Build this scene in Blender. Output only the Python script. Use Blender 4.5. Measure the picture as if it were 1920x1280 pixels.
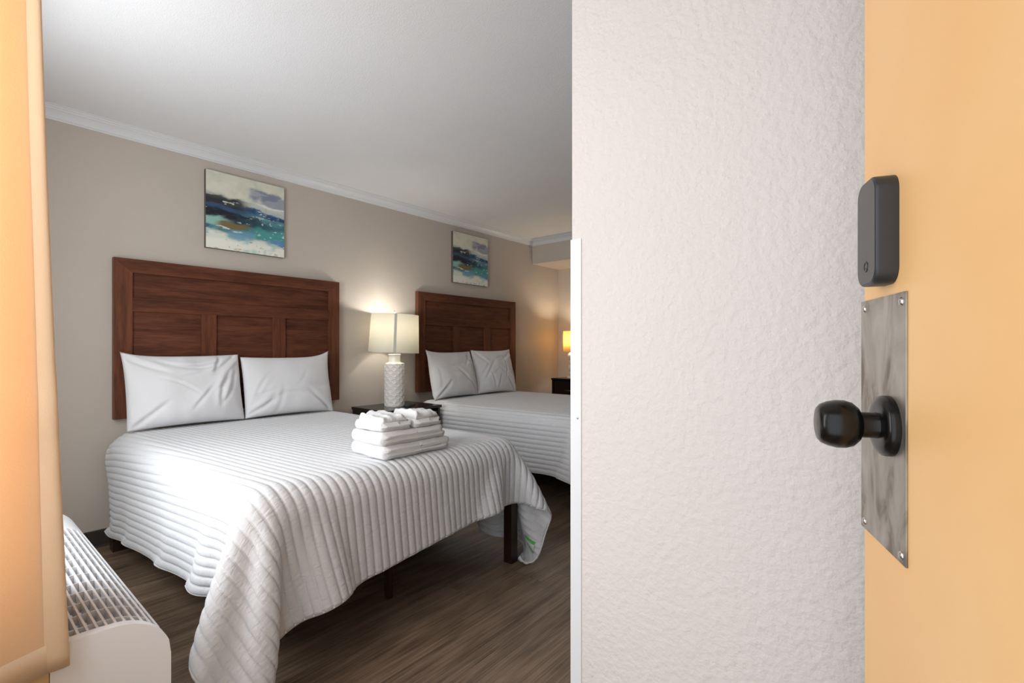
import bpy, bmesh, math, random
import numpy as np
from mathutils import Vector, Matrix, noise as mnoise

for o in list(bpy.data.objects):
    bpy.data.objects.remove(o, do_unlink=True)
SC = bpy.context.scene
COL = SC.collection
random.seed(4)

# ------------------------------------------------------------------ camera
CX, CY, CZ = 3.565, 0.0, 1.13
YAW = math.radians(39.9)
cd = bpy.data.cameras.new('camera')
cd.sensor_width = 36.0
cd.lens = 911.0 / 1920.0 * 36.0
cd.shift_y = 12.0 / 1920.0
cd.clip_start = 0.02
cam = bpy.data.objects.new('camera', cd)
COL.objects.link(cam)
cam.location = (CX, CY, CZ)
cam.rotation_euler = (math.pi / 2, 0, YAW)
SC.camera = cam

# ------------------------------------------------------------------ world and lights
wd = bpy.data.worlds.new('overcast_daylight')
SC.world = wd
wd.use_nodes = True
bg = wd.node_tree.nodes['Background']
bg.inputs[0].default_value = (0.86, 0.93, 1.0, 1)
bg.inputs[1].default_value = 1.0

def area(name, loc, rot, sx, sy, watts, col=(1, 1, 1), spread=180):
    l = bpy.data.lights.new(name, 'AREA')
    l.shape = 'RECTANGLE'; l.size = sx; l.size_y = sy
    l.energy = watts; l.color = col; l.spread = math.radians(spread)
    o = bpy.data.objects.new(name, l)
    COL.objects.link(o); o.location = loc; o.rotation_euler = rot
    return o
# daylight arriving through the window and through the open entrance
area('window_daylight_offscreen', (1.80, -0.24, 1.40), (math.radians(82), 0, 0), 1.60, 1.40, 40, (0.93, 0.97, 1.0))
area('open_doorway_daylight_offscreen', (3.38, -0.24, 1.05), (math.radians(84), 0, 0), 0.90, 1.95, 4.2, (0.92, 0.965, 1.0))

SC.view_settings.view_transform = 'Standard'
SC.view_settings.look = 'None'
SC.view_settings.gamma = 1.0
SC.view_settings.use_curve_mapping = False
SC.view_settings.exposure = 0.16

# ------------------------------------------------------------------ helpers
def srgb(r, g, b):
    f = lambda c: ((c / 255.0) / 12.92 if c / 255.0 <= 0.04045 else ((c / 255.0 + 0.055) / 1.055) ** 2.4)
    return (f(r), f(g), f(b), 1.0)

class Mat:
    """small node-tree builder"""
    def __init__(self, name, base=(0.8, 0.8, 0.8, 1), rough=0.6, metal=0.0, spec=0.5):
        self.m = bpy.data.materials.new(name)
        self.m.use_nodes = True
        self.t = self.m.node_tree
        self.b = self.t.nodes['Principled BSDF']
        self.b.inputs['Base Color'].default_value = base
        self.b.inputs['Roughness'].default_value = rough
        self.b.inputs['Metallic'].default_value = metal
        self.b.inputs['Specular IOR Level'].default_value = spec
        self.out = self.t.nodes['Material Output']
    def n(self, kind, **kw):
        nd = self.t.nodes.new(kind)
        for k, v in kw.items():
            if k in nd.inputs:
                nd.inputs[k].default_value = v
            else:
                setattr(nd, k, v)
        return nd
    def link(self, a, b):
        self.t.links.new(a, b)
    def coords(self, kind='Object', scale=(1, 1, 1), rand=False):
        tc = self.n('ShaderNodeTexCoord')
        mp = self.n('ShaderNodeMapping')
        mp.inputs['Scale'].default_value = scale
        src = tc.outputs[kind]
        if rand:
            oi = self.n('ShaderNodeObjectInfo')
            ml = self.n('ShaderNodeVectorMath', operation='MULTIPLY_ADD')
            self.link(oi.outputs['Random'], ml.inputs[0])
            ml.inputs[1].default_value = (37.0, 53.0, 19.0)
            self.link(src, ml.inputs[2])
            src = ml.outputs[0]
        self.link(src, mp.inputs['Vector'])
        return mp.outputs[0]
    def noise(self, vec, scale, detail=3, rough=0.5, dist=0.0):
        nd = self.n('ShaderNodeTexNoise')
        nd.inputs['Scale'].default_value = scale
        nd.inputs['Detail'].default_value = detail
        nd.inputs['Roughness'].default_value = rough
        nd.inputs['Distortion'].default_value = dist
        self.link(vec, nd.inputs['Vector'])
        return nd.outputs['Fac']
    def ramp(self, fac, stops):
        r = self.n('ShaderNodeValToRGB')
        e = r.color_ramp.elements
        while len(e) < len(stops):
            e.new(0.5)
        for el, (p, c) in zip(e, stops):
            el.position = p; el.color = c
        self.link(fac, r.inputs[0])
        return r.outputs[0]
    def mix(self, fac, a, b, blend='MIX'):
        mx = self.n('ShaderNodeMix', data_type='RGBA', blend_type=blend)
        for src, idx in ((fac, 0), (a, 6), (b, 7)):
            if hasattr(src, 'links'):
                self.link(src, mx.inputs[idx])
            else:
                mx.inputs[idx].default_value = src
        return mx.outputs[2]
    def color(self, sock):
        self.link(sock, self.b.inputs['Base Color']); return self
    def bump(self, height, strength=0.3, dist=0.01):
        bp = self.n('ShaderNodeBump')
        bp.inputs['Strength'].default_value = strength
        bp.inputs['Distance'].default_value = dist
        self.link(height, bp.inputs['Height'])
        self.link(bp.outputs[0], self.b.inputs['Normal'])
        return self

def plaster(name, col, scale, strength, dist, detail=3, var=0.03):
    m = Mat(name, col, 0.75, spec=0.3)
    v = m.coords('Object')
    h = m.noise(v, scale, detail, 0.55)
    m.bump(h, strength, dist)
    lo = tuple(c * (1 - var) for c in col[:3]) + (1,)
    m.color(m.ramp(m.noise(v, 2.3, 3), [(0.3, lo), (0.7, col)]))
    return m.m

M = {}
M['wall'] = plaster('wall_paint_taupe', srgb(201, 191, 180), 110, 0.35, 0.004)
M['partition'] = plaster('wall_paint_textured', srgb(222, 215, 211), 62, 0.8, 0.005, 4)
M['ceiling'] = plaster('ceiling_paint', srgb(240, 240, 241), 190, 0.35, 0.004)
M['trim'] = Mat('white_trim_paint', srgb(228, 229, 231), 0.4).m
M['soffit'] = M['wall']

def wood(name, c0, c1, c2, axis='X', rough=0.4, rand=True, fine=1.0, spec=0.5):
    m = Mat(name, c1, rough, spec=spec)
    sc = {'X': (1.2, 14, 14), 'Y': (14, 1.2, 14), 'Z': (14, 14, 1.2)}[axis]
    v = m.coords('Object', tuple(s * fine for s in sc), rand)
    n1 = m.noise(v, 1.6, 6, 0.6, 0.8)
    n2 = m.noise(v, 9.0, 3, 0.6)
    c = m.ramp(n1, [(0.28, c0), (0.5, c1), (0.75, c2)])
    c = m.mix(0.25, c, m.ramp(n2, [(0.35, c0), (0.65, c2)]))
    m.color(c)
    m.bump(n2, 0.08, 0.002)
    return m
M['headboard_h'] = wood('walnut_stain_horizontal', srgb(60, 33, 22), srgb(94, 54, 38), srgb(122, 74, 52), 'Y', 0.45, spec=0.25).m
M['headboard_v'] = wood('walnut_stain_vertical', srgb(64, 35, 23), srgb(100, 58, 40), srgb(128, 78, 55), 'Z', 0.42, spec=0.28).m
M['espresso'] = wood('espresso_wood', srgb(20, 13, 12), srgb(31, 21, 19), srgb(44, 29, 25), 'Y', 0.22).m
M['leg_wood'] = wood('dark_bed_leg', srgb(30, 19, 13), srgb(44, 29, 20), srgb(56, 39, 28), 'Z', 0.35).m
M['pine'] = wood('pale_pine', srgb(206, 168, 118), srgb(226, 194, 146), srgb(238, 212, 170), 'Y', 0.5).m

# vinyl planks: grain along Y, each plank its own tone
pm = Mat('oak_vinyl_plank', srgb(120, 100, 86), 0.34)
g1 = pm.noise(pm.coords('Object', (13, .62, 1), True), 1.5, 8, 0.66, 1.6)
g2 = pm.noise(pm.coords('Object', (80, 1.7, 1), True), 2.0, 5, 0.65)
g3 = pm.noise(pm.coords('Object', (5.5, .5, 1), True), 1.3, 3, 0.5, 2.5)
wv = pm.n('ShaderNodeTexWave', wave_type='RINGS', rings_direction='X')
wv.inputs['Scale'].default_value = 2.2; wv.inputs['Distortion'].default_value = 5.0; wv.inputs['Detail'].default_value = 4.0; wv.inputs['Detail Scale'].default_value = 1.4
pm.link(pm.coords('Object', (7, .62, 1), True), wv.inputs['Vector'])
c = pm.ramp(g1, [(0.30, srgb(70, 53, 42)), (0.44, srgb(106, 86, 70)), (0.56, srgb(140, 118, 99)), (0.72, srgb(176, 154, 131))])
c = pm.mix(0.26, c, pm.ramp(wv.outputs['Fac'], [(0.2, srgb(84, 66, 53)), (0.8, srgb(160, 138, 117))]))
c = pm.mix(0.42, c, pm.ramp(g2, [(0.40, srgb(62, 47, 38)), (0.62, srgb(176, 154, 132))]))
c = pm.mix(0.30, c, pm.ramp(g3, [(0.35, srgb(82, 63, 50)), (0.65, srgb(160, 138, 116))]))
oi = pm.n('ShaderNodeObjectInfo')
tone = pm.ramp(oi.outputs['Random'], [(0.0, (0.90, 0.89, 0.88, 1)), (1.0, (1.10, 1.08, 1.06, 1))])
c = pm.mix(1.0, c, tone, 'MULTIPLY')
pm.color(c)
pm.bump(g2, 0.15, 0.002)
M['plank'] = pm.m
M['underlay'] = Mat('dark_underlay', srgb(40, 32, 27), 0.9).m
M['vinyl_base'] = Mat('dark_vinyl_baseboard', srgb(60, 54, 50), 0.5).m

def fabric(name, col, rough=0.85, scale=420, strength=0.15, wrinkle=0.0, sheen=0.2):
    m = Mat(name, col, rough, spec=0.15)
    v = m.coords('Object')
    h = m.noise(v, scale, 2)
    if wrinkle:
        w = m.noise(v, 9.0, 4, 0.5, 1.0)
        mx = m.n('ShaderNodeMath', operation='MULTIPLY_ADD')
        m.link(w, mx.inputs[0]); mx.inputs[1].default_value = wrinkle; m.link(h, mx.inputs[2])
        h = mx.outputs[0]
    m.bump(h, strength, 0.002)
    m.b.inputs['Sheen Weight'].default_value = sheen
    return m
M['cotton'] = fabric('white_cotton', srgb(230, 230, 232), 0.85, 500, 0.12, 6.0).m
M['terry'] = fabric('white_terry', srgb(238, 238, 238), 0.95, 260, 0.9).m
M['mattress'] = fabric('mattress_ticking', srgb(228, 228, 228)).m
# coverlet: fine puckers across the ribs from the UV map (u along the rib)
cm = Mat('white_quilted_cotton', srgb(222, 223, 225), 0.85, spec=0.15)
uv = cm.coords('UV', (95, 30, 1))
h = cm.noise(uv, 1.0, 2, 0.5, 0.3)
cm.bump(h, 0.8, 0.004)
cm.b.inputs['Sheen Weight'].default_value = 0.2
M['coverlet'] = cm.m
M['binding'] = fabric('white_binding', srgb(228, 229, 230)).m
M['tag_white'] = fabric('white_satin_ribbon', srgb(245, 245, 245), 0.5).m
M['tag_green'] = fabric('green_print', srgb(105, 190, 110), 0.6).m

cu = fabric('orange_curtain_weave', srgb(254, 232, 198), 0.8, 380, 0.2)
tr = cu.n('ShaderNodeBsdfTranslucent'); tr.inputs[0].default_value = srgb(254, 222, 178)
ms = cu.n('ShaderNodeMixShader'); ms.inputs[0].default_value = 0.35
cu.link(cu.b.outputs[0], ms.inputs[1]); cu.link(tr.outputs[0], ms.inputs[2]); cu.link(ms.outputs[0], cu.out.inputs[0])
M['curtain'] = cu.m

dm = Mat('orange_door_paint', srgb(240, 190, 128), 0.45)
v = dm.coords('Object')
dm.color(dm.ramp(dm.noise(v, 3.0, 3), [(0.3, srgb(238, 184, 120)), (0.7, srgb(243, 197, 138))]))
dm.bump(dm.noise(v, 70, 2), 0.06, 0.003)
M['door'] = dm.m
M['black_plastic'] = Mat('black_plastic', srgb(44, 46, 49), 0.38).m
M['black_face'] = Mat('black_glossy_face', srgb(50, 51, 50), 0.3).m
M['black_mark'] = Mat('black_mark', srgb(14, 14, 15), 0.3).m
M['black_metal'] = Mat('oil_black_metal', srgb(20, 18, 17), 0.24, 0.35).m
sm = Mat('worn_steel', srgb(150, 145, 136), 0.34, 0.85)
v = sm.coords('Object', (1, 1, 1))
st = sm.noise(sm.coords('Object', (26, 26, 11)), 1.0, 4, 0.55, 0.8)
sm.color(sm.ramp(st, [(0.38, srgb(128, 118, 106)), (0.5, srgb(166, 160, 150)), (0.72, srgb(186, 182, 174))]))
rr = sm.n('ShaderNodeMapRange'); sm.link(st, rr.inputs[0]); rr.inputs[3].default_value = 0.55; rr.inputs[4].default_value = 0.28
sm.link(rr.outputs[0], sm.b.inputs['Roughness'])
M['steel'] = sm.m
M['chrome'] = Mat('brushed_chrome', srgb(200, 198, 194), 0.25, 1.0).m
M['ac_white'] = Mat('white_abs_plastic', srgb(248, 249, 251), 0.32).m
M['ac_slat'] = Mat('vent_slat_white', srgb(232, 233, 235), 0.4).m
cer = Mat('white_glazed_ceramic', srgb(243, 239, 233), 0.22)
M['ceramic'] = cer.m
M['glass_bead'] = Mat('milky_glass', srgb(235, 230, 222), 0.12).m
def shade_mat(name, col, trans, mixf):
    m = fabric(name, col, 0.85, 500, 0.1)
    t_ = m.n('ShaderNodeBsdfTranslucent'); t_.inputs[0].default_value = trans
    x = m.n('ShaderNodeMixShader'); x.inputs[0].default_value = mixf
    m.link(m.b.outputs[0], x.inputs[1]); m.link(t_.outputs[0], x.inputs[2]); m.link(x.outputs[0], m.out.inputs[0])
    return m.m
M['shade_cream'] = shade_mat('cream_linen_shade', srgb(242, 239, 226), srgb(252, 247, 232), 0.35)
M['shade_amber'] = shade_mat('amber_linen_shade', srgb(246, 222, 170), srgb(255, 226, 160), 0.5)
M['seam'] = fabric('pale_seam_tape', srgb(212, 212, 204)).m
M['canvas_edge'] = Mat('dark_canvas_edge', srgb(92, 84, 76), 0.7).m
pa = Mat('abstract_seascape_paint', (1, 1, 1, 1), 0.5)
vc = pa.n('ShaderNodeVertexColor'); vc.layer_name = 'paint'
pa.color(vc.outputs[0])
M['paint'] = pa.m
gl = Mat('window_glass', (1, 1, 1, 1), 0.0)
gl.b.inputs['Transmission Weight'].default_value = 1.0
gl.b.inputs['IOR'].default_value = 1.02
M['glass'] = gl.m

# ---- object helpers
def tag(o, label=None, cat=None, group=None, kind=None):
    if label: o['label'] = label
    if cat: o['category'] = cat
    if group: o['group'] = group
    if kind: o['kind'] = kind
    return o
def empty(name, loc=(0, 0, 0), rz=0.0):
    o = bpy.data.objects.new(name, None)
    o.empty_display_size = 0.1
    COL.objects.link(o); o.location = loc; o.rotation_euler = (0, 0, rz)
    return o
def link_mesh(name, me, mat, parent=None, smooth=False):
    if mat is not None and not me.materials:
        me.materials.append(mat)
    if smooth:
        for p in me.polygons: p.use_smooth = True
    o = bpy.data.objects.new(name, me)
    COL.objects.link(o)
    if parent: o.parent = parent
    return o
def from_bm(name, bm, mat, parent=None, smooth=False):
    me = bpy.data.meshes.new(name)
    bmesh.ops.recalc_face_normals(bm, faces=bm.faces)
    bm.to_mesh(me); bm.free()
    return link_mesh(name, me, mat, parent, smooth)
def from_py(name, verts, faces, mat, parent=None, smooth=False):
    me = bpy.data.meshes.new(name)
    me.from_pydata([tuple(v) for v in verts], [], faces)
    me.update()
    return link_mesh(name, me, mat, parent, smooth)
def bbox(bm, x0, x1, y0, y1, z0, z1, bev=0.0, seg=2):
    r = bmesh.ops.create_cube(bm, size=1.0)
    vs = r['verts']
    for v in vs:
        v.co = Vector((x0 + (v.co.x + .5) * (x1 - x0), y0 + (v.co.y + .5) * (y1 - y0), z0 + (v.co.z + .5) * (z1 - z0)))
    if bev > 0:
        es = list({e for v in vs for e in v.link_edges})
        bmesh.ops.bevel(bm, geom=es, offset=bev, segments=seg, profile=0.7, affect='EDGES')
def box(name, x0, x1, y0, y1, z0, z1, mat, parent=None, bev=0.0, seg=2):
    bm = bmesh.new(); bbox(bm, x0, x1, y0, y1, z0, z1, bev, seg)
    return from_bm(name, bm, mat, parent)
def prism(name, poly, axis, a0, a1, mat, parent=None, bev=0.0, smooth=False):
    """poly: 2-D outline; axis X -> (y,z), Y -> (x,z), Z -> (x,y)"""
    def P(p, a):
        return {'X': (a, p[0], p[1]), 'Y': (p[0], a, p[1]), 'Z': (p[0], p[1], a)}[axis]
    bm = bmesh.new()
    A = [bm.verts.new(P(p, a0)) for p in poly]; B = [bm.verts.new(P(p, a1)) for p in poly]
    bm.faces.new(A); bm.faces.new(list(reversed(B)))
    n = len(poly)
    for i in range(n):
        bm.faces.new((A[i], B[i], B[(i + 1) % n], A[(i + 1) % n]))
    if bev:
        bmesh.ops.bevel(bm, geom=list(bm.edges), offset=bev, segments=2, profile=0.7, affect='EDGES')
    return from_bm(name, bm, mat, parent, smooth)
def lathe(name, prof, mat, parent=None, seg=40, loc=(0, 0, 0), smooth=True):
    vs, fs = [], []
    for r, z in prof:
        for k in range(seg):
            a = 2 * math.pi * k / seg
            vs.append((loc[0] + r * math.cos(a), loc[1] + r * math.sin(a), loc[2] + z))
    for i in range(len(prof) - 1):
        for k in range(seg):
            k2 = (k + 1) % seg
            fs.append((i * seg + k, i * seg + k2, (i + 1) * seg + k2, (i + 1) * seg + k))
    o = from_py(name, vs, fs, mat, parent, smooth)
    return o
def autosmooth(o, ang=35):
    me = o.data
    for p in me.polygons: p.use_smooth = True
    me.set_sharp_from_angle(angle=math.radians(ang))
def tube(name, pts, r, mat, parent=None, seg=6, closed=False):
    pts = [Vector(p) for p in pts]
    vs, fs = [], []
    n = len(pts)
    up = Vector((0.13, 0.21, 1)).normalized()
    for i, p in enumerate(pts):
        a = pts[(i - 1) % n] if (closed or i > 0) else p
        b = pts[(i + 1) % n] if (closed or i < n - 1) else p
        d = (b - a)
        d = d.normalized() if d.length > 1e-9 else Vector((1, 0, 0))
        s = d.cross(up)
        if s.length < 1e-4: s = d.cross(Vector((1, 0, 0)))
        s.normalize(); w = s.cross(d).normalized()
        for k in range(seg):
            t = 2 * math.pi * k / seg
            vs.append(p + r * (math.cos(t) * s + math.sin(t) * w))
    m_ = n if closed else n - 1
    for i in range(m_):
        for k in range(seg):
            j = (i + 1) % n
            fs.append((i * seg + k, i * seg + (k + 1) % seg, j * seg + (k + 1) % seg, j * seg + k))
    if not closed:
        fs.append(tuple(range(seg))[::-1]); fs.append(tuple(range((n - 1) * seg, n * seg)))
    return from_py(name, vs, fs, mat, parent, True)

# ------------------------------------------------------------------ room shell
XR, YB, YF, ZC = 4.35, 5.20, -0.06, 2.42
fl = box('floor', -0.02, XR, YF - 0.15, YB, -0.06, -0.004, M['underlay'])
tag(fl, kind='structure')
PW, PL = 0.181, 1.22
rows = int(math.ceil(XR / PW))
for i in range(rows):
    x0 = i * PW; x1 = min(x0 + PW, XR)
    y = YF - 0.15 - random.random() * PL
    while y < YB:
        y0 = max(y, YF - 0.15); y1 = min(y + PL, YB)
        if y1 - y0 > 0.02:
            bm = bmesh.new()
            g = 0.0003
            hx, hy = (x1 - x0) / 2 - g, (y1 - y0) / 2 - g
            bbox(bm, -hx, hx, -hy, hy, -0.004, 0.0, 0.0004, 1)
            p = from_bm('plank', bm, M['plank'], fl)
            p.location = ((x0 + x1) / 2, (y0 + y1) / 2, 0)
        y += PL

wl = tag(box('wall_left', -0.12, 0, YF - 0.15, YB + 0.12, 0, ZC + 0.1, M['wall']), kind='structure')
wb = tag(box('wall_back', 0, XR, YB, YB + 0.12, 0, ZC + 0.1, M['wall']), kind='structure')
wr = tag(box('wall_right', XR, XR + 0.12, YF - 0.15, YB + 0.12, 0, ZC + 0.1, M['partition']), kind='structure')
ce = tag(box('ceiling', -0.0, XR, YF - 0.15, YB, ZC, ZC + 0.1, M['ceiling']), kind='structure')
# front wall with the window and the entrance
WX0, WX1, WZ0, WZ1 = 0.98, 2.64, 0.66, 2.10
DX0, DX1, DZ1 = 2.915, 3.862, 2.06
bm = bmesh.new()
def fw(x0, x1, z0, z1): bbox(bm, x0, x1, YF - 0.15, YF, z0, z1)
fw(0, WX0, 0, ZC); fw(WX0, WX1, 0, WZ0); fw(WX0, WX1, WZ1, ZC); fw(WX1, DX0, 0, ZC); fw(DX0, DX1, DZ1, ZC); fw(DX1, XR, 0, ZC)
wf = tag(from_bm('wall_front', bm, M['partition']), kind='structure')
win = empty('window_1', ((WX0 + WX1) / 2, YF - 0.08, WZ0)); tag(win, kind='structure')
hw, hh = (WX1 - WX0) / 2, WZ1 - WZ0
box('window_frame', -hw, -hw + .045, -.03, .03, 0, hh, M['trim'], win, .004)
box('window_frame', hw - .045, hw, -.03, .03, 0, hh, M['trim'], win, .004)
box('window_frame', -hw, hw, -.03, .03, 0, .045, M['trim'], win, .004)
box('window_frame', -hw, hw, -.03, .03, hh - .045, hh, M['trim'], win, .004)
box('window_mullion', -.02, .02, -.025, .025, .04, hh - .04, M['trim'], win, .003)
box('window_sill', -hw - .03, hw + .03, .03, .11, -.03, .0, M['trim'], win, .004)

# partition wall beside the entrance, its end facing the beds
PX, PY = 2.951, 0.95
wp = tag(box('wall_partition', PX, XR, PY, PY + 0.12, 0, ZC, M['partition'], bev=0.003), kind='structure')
gp = [(PX - .0022, PY - .0022), (PX + .026, PY - .0022), (PX + .026, PY + .0005), (PX + .0005, PY + .0005), (PX + .0005, PY + .026), (PX - .0022, PY + .026)]
cg = tag(prism('trim_1', gp, 'Z', 0.0, 1.379, M['trim']), 'white plastic corner guard on the edge of the partition wall', kind='structure')
lathe('screw', [(0.0, .0012), (.0022, .001), (.003, 0)], M['chrome'], cg, 12).matrix_local = Matrix.Translation((PX + .017, PY - .0022, 0.97)) @ Matrix.Rotation(math.pi / 2, 4, 'X')
# soffit at the back
SY, SZ = 4.647, 2.137
tag(box('soffit', 0, XR, SY, YB, SZ, ZC, M['wall'], bev=0.002), kind='structure')
# crown moulding
cp = [(0, -.067), (.006, -.067), (.008, -.060), (.013, -.057), (.016, -.048), (.024, -.036), (.036, -.025), (.044, -.021), (.046, -.015), (.054, -.012), (.058, -.006), (.066, -.004), (.066, 0), (0, 0)]
def crown(name, pts_a, pts_b):
    bm = bmesh.new()
    A = [bm.verts.new(p) for p in pts_a]; B = [bm.verts.new(p) for p in pts_b]
    n = len(A)
    bm.faces.new(A); bm.faces.new(list(reversed(B)))
    for i in range(n): bm.faces.new((A[i], B[i], B[(i + 1) % n], A[(i + 1) % n]))
    return tag(from_bm(name, bm, M['trim']), kind='structure')
crown('trim_2', [(a, YF, ZC + b) for a, b in cp], [(a, SY - a, ZC + b) for a, b in cp])
crown('trim_3', [(a, SY - a, ZC + b) for a, b in cp], [(XR, SY - a, ZC + b) for a, b in cp])
# dark vinyl baseboards
bb = [(0, 0), (.007, 0), (.004, .012), (.003, .095), (0, .1)]
tag(prism('baseboard_left', bb, 'Y', YF, YB - .004, M['vinyl_base']), kind='structure')
tag(prism('baseboard_back', [(YB - a, b) for a, b in bb], 'X', .008, XR, M['vinyl_base']), kind='structure')

# ------------------------------------------------------------------ entrance door
dang = math.radians(20.9)
ux, uy = math.sin(dang), -math.cos(dang)          # from the latch edge towards the hinges
LX, LY = CX - 0.051, 0.739                        # latch edge of the visible face
door = empty('door_1', (LX, LY, 0))
# local axes: +x along the door towards the hinges, +y out of the visible face, z up
door.matrix_world = Matrix(((ux, -math.cos(dang), 0, LX), (uy, -math.sin(dang), 0, LY), (0, 0, 1, 0), (0, 0, 0, 1)))
tag(door, kind='structure')
dp = box('door_panel', 0, .905, -.044, 0, .008, 2.035, M['door'], door, .002)
for hz in (0.25, 1.02, 1.80):
    bm = bmesh.new()
    bmesh.ops.create_cone(bm, cap_ends=True, segments=16, radius1=.007, radius2=.007, depth=.09)
    hgo = from_bm('hinge', bm, M['steel'], door, False); hgo.location = (.909, -.05, hz)
pl = box('latch_guard_plate', -.004, .1215, 0, .0022, .910, 1.187, M['steel'], door, .0008)
pl['label'] = 'worn steel guard plate'
for (sx, sz) in ((.112, 1.177), (.112, .919), (.008, 1.177), (.008, .919)):
    s = lathe('screw', [(0, .0022), (.003, .002), (.0046, .0004), (.0046, 0)], M['chrome'], pl, 16)
    s.matrix_local = Matrix.Translation((sx, .0022, sz)) @ Matrix.Rotation(-math.pi / 2, 4, 'X')
# keypad lock body
def rrect(w, h, r, n=8):
    pts = []
    for cx, cy, a0 in ((w / 2 - r, h / 2 - r, 0), (-w / 2 + r, h / 2 - r, 90), (-w / 2 + r, -h / 2 + r, 180), (w / 2 - r, -h / 2 + r, 270)):
        for k in range(n + 1):
            a = math.radians(a0 + 90 * k / n)
            pts.append((cx + r * math.cos(a), cy + r * math.sin(a)))
    return pts
KX, KZ = .0725, 1.2565
bm = bmesh.new()
loops = []
for (w, h, r, y) in ((.057, .116, .0175, 0.0), (.057, .116, .0175, .0175), (.0562, .1152, .0172, .0192), (.0540, .113, .0162, .0203), (.052, .111, .0152, .0205)):
    loops.append([bm.verts.new((KX + a, y, KZ + b)) for a, b in rrect(w, h, r)])
for A, B in zip(loops, loops[1:]):
    n = len(A)
    for i in range(n): bm.faces.new((A[i], A[(i + 1) % n], B[(i + 1) % n], B[i]))
bm.faces.new(loops[0]); bm.faces.new(loops[-1])
kp = from_bm('keypad_lock', bm, M['black_plastic'], door); autosmooth(kp, 40)
kp['label'] = 'black keypad lock'
kf = prism('keypad_face', [(KX + a, KZ + b) for a, b in rrect(.0515, .1105, .015)], 'Y', .0202, .0208, M['black_face'], kp)
ring = lathe('keypad_button', [(.0042, 0), (.0042, .0006), (.0062, .0006), (.0062, 0)], M['black_mark'], kp, 28)
ring.matrix_local = Matrix.Translation((KX, .0206, KZ - .037)) @ Matrix.Rotation(-math.pi / 2, 4, 'X')
box('keypad_mark', KX - .002, KX + .002, .0206, .0212, KZ - .043, KZ - .0385, M['black_mark'], kp)
# knob
kx, kz = .0815, 1.046
def turned(name, prof, parent):
    o = lathe(name, prof, M['black_metal'], parent, 48)
    o.matrix_local = Matrix.Translation((kx, 0, kz)) @ Matrix.Rotation(-math.pi / 2, 4, 'X')
    autosmooth(o, 50)
    return o
kn = turned('door_knob', [(0, .0705), (.013, .0702), (.0185, .0690), (.0195, .0680), (.0215, .0665), (.0245, .0600), (.0263, .0520), (.0262, .0440), (.0240, .0370), (.0190, .0315), (.0138, .0290), (.0138, .0150), (.0150, .0125), (.0150, .0118), (0, .0118)], door)
ro = lathe('rose', [(0, .0122), (.0190, .0122), (.0250, .0118), (.0295, .0100), (.0318, .0075), (.0325, .0050), (.0325, .0), (0, 0)], M['black_metal'], door, 48)
ro.matrix_local = Matrix.Translation((kx, .002, kz)) @ Matrix.Rotation(-math.pi / 2, 4, 'X'); autosmooth(ro, 50)

# ------------------------------------------------------------------ headboards
def headboard(y0, label):
    t = empty('headboard', (0.002, y0, 0.72))
    tag(t, label, 'headboard', 'wall mounted headboards')
    W, H, S, TH = 1.408, 0.93, .088, .045
    TR = .080; UP = .148; MR = .078; BR = .085
    f0, f1 = 0.004, TH
    # mitred frame
    def tz(name, pts, mat):     # pts (y,z)
        o = prism(name, pts, 'X', f0, f1, mat, t, .0022)
        return o
    g = .0004
    tz('stile', [(0, 0), (S, 0 + 0), (S, H - TR - g), (0, H - g)], M['headboard_v'])
    tz('stile', [(W - S, 0), (W, 0), (W, H - g), (W - S, H - TR - g)], M['headboard_v'])
    tz('rail', [(g, H), (S + g, H - TR), (W - S - g, H - TR), (W - g, H)], M['headboard_h'])
    zz = H - TR - UP
    o = box('rail', f0, f1 - .004, S, W - S, zz - MR, zz, M['headboard_h'], t, .002)
    box('rail', f0, f1 - .004, S, W - S, 0, BR, M['headboard_h'], t, .002)
    box('panel', f0, f1 - .016, S - .004, W - S + .004, zz - .002, H - TR + .003, M['headboard_h'], t)
    c = W / 2
    m1, m2 = c - .218, c + .233
    mw = .088 / 2
    for m in (m1, m2):
        box('mullion', f0, f1, m - mw, m + mw, BR, zz - MR, M['headboard_v'], t, .002)
    for a, b in ((S, m1 - mw), (m1 + mw, m2 - mw), (m2 + mw, W - S)):
        box('panel', f0, f1 - .016, a - .002, b + .002, BR - .002, zz - MR + .002, M['headboard_h'], t)
    box('wall_cleat', -.002, f0 + .004, .2, W - .2, H - .2, H - .12, M['leg_wood'], t)
    return t
BED_DY = 2.19
headboard(0.668, 'dark walnut panel headboard on the wall behind the bed with towels')
headboard(0.675 + BED_DY, 'dark walnut panel headboard on the wall behind the bed without towels')

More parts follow.
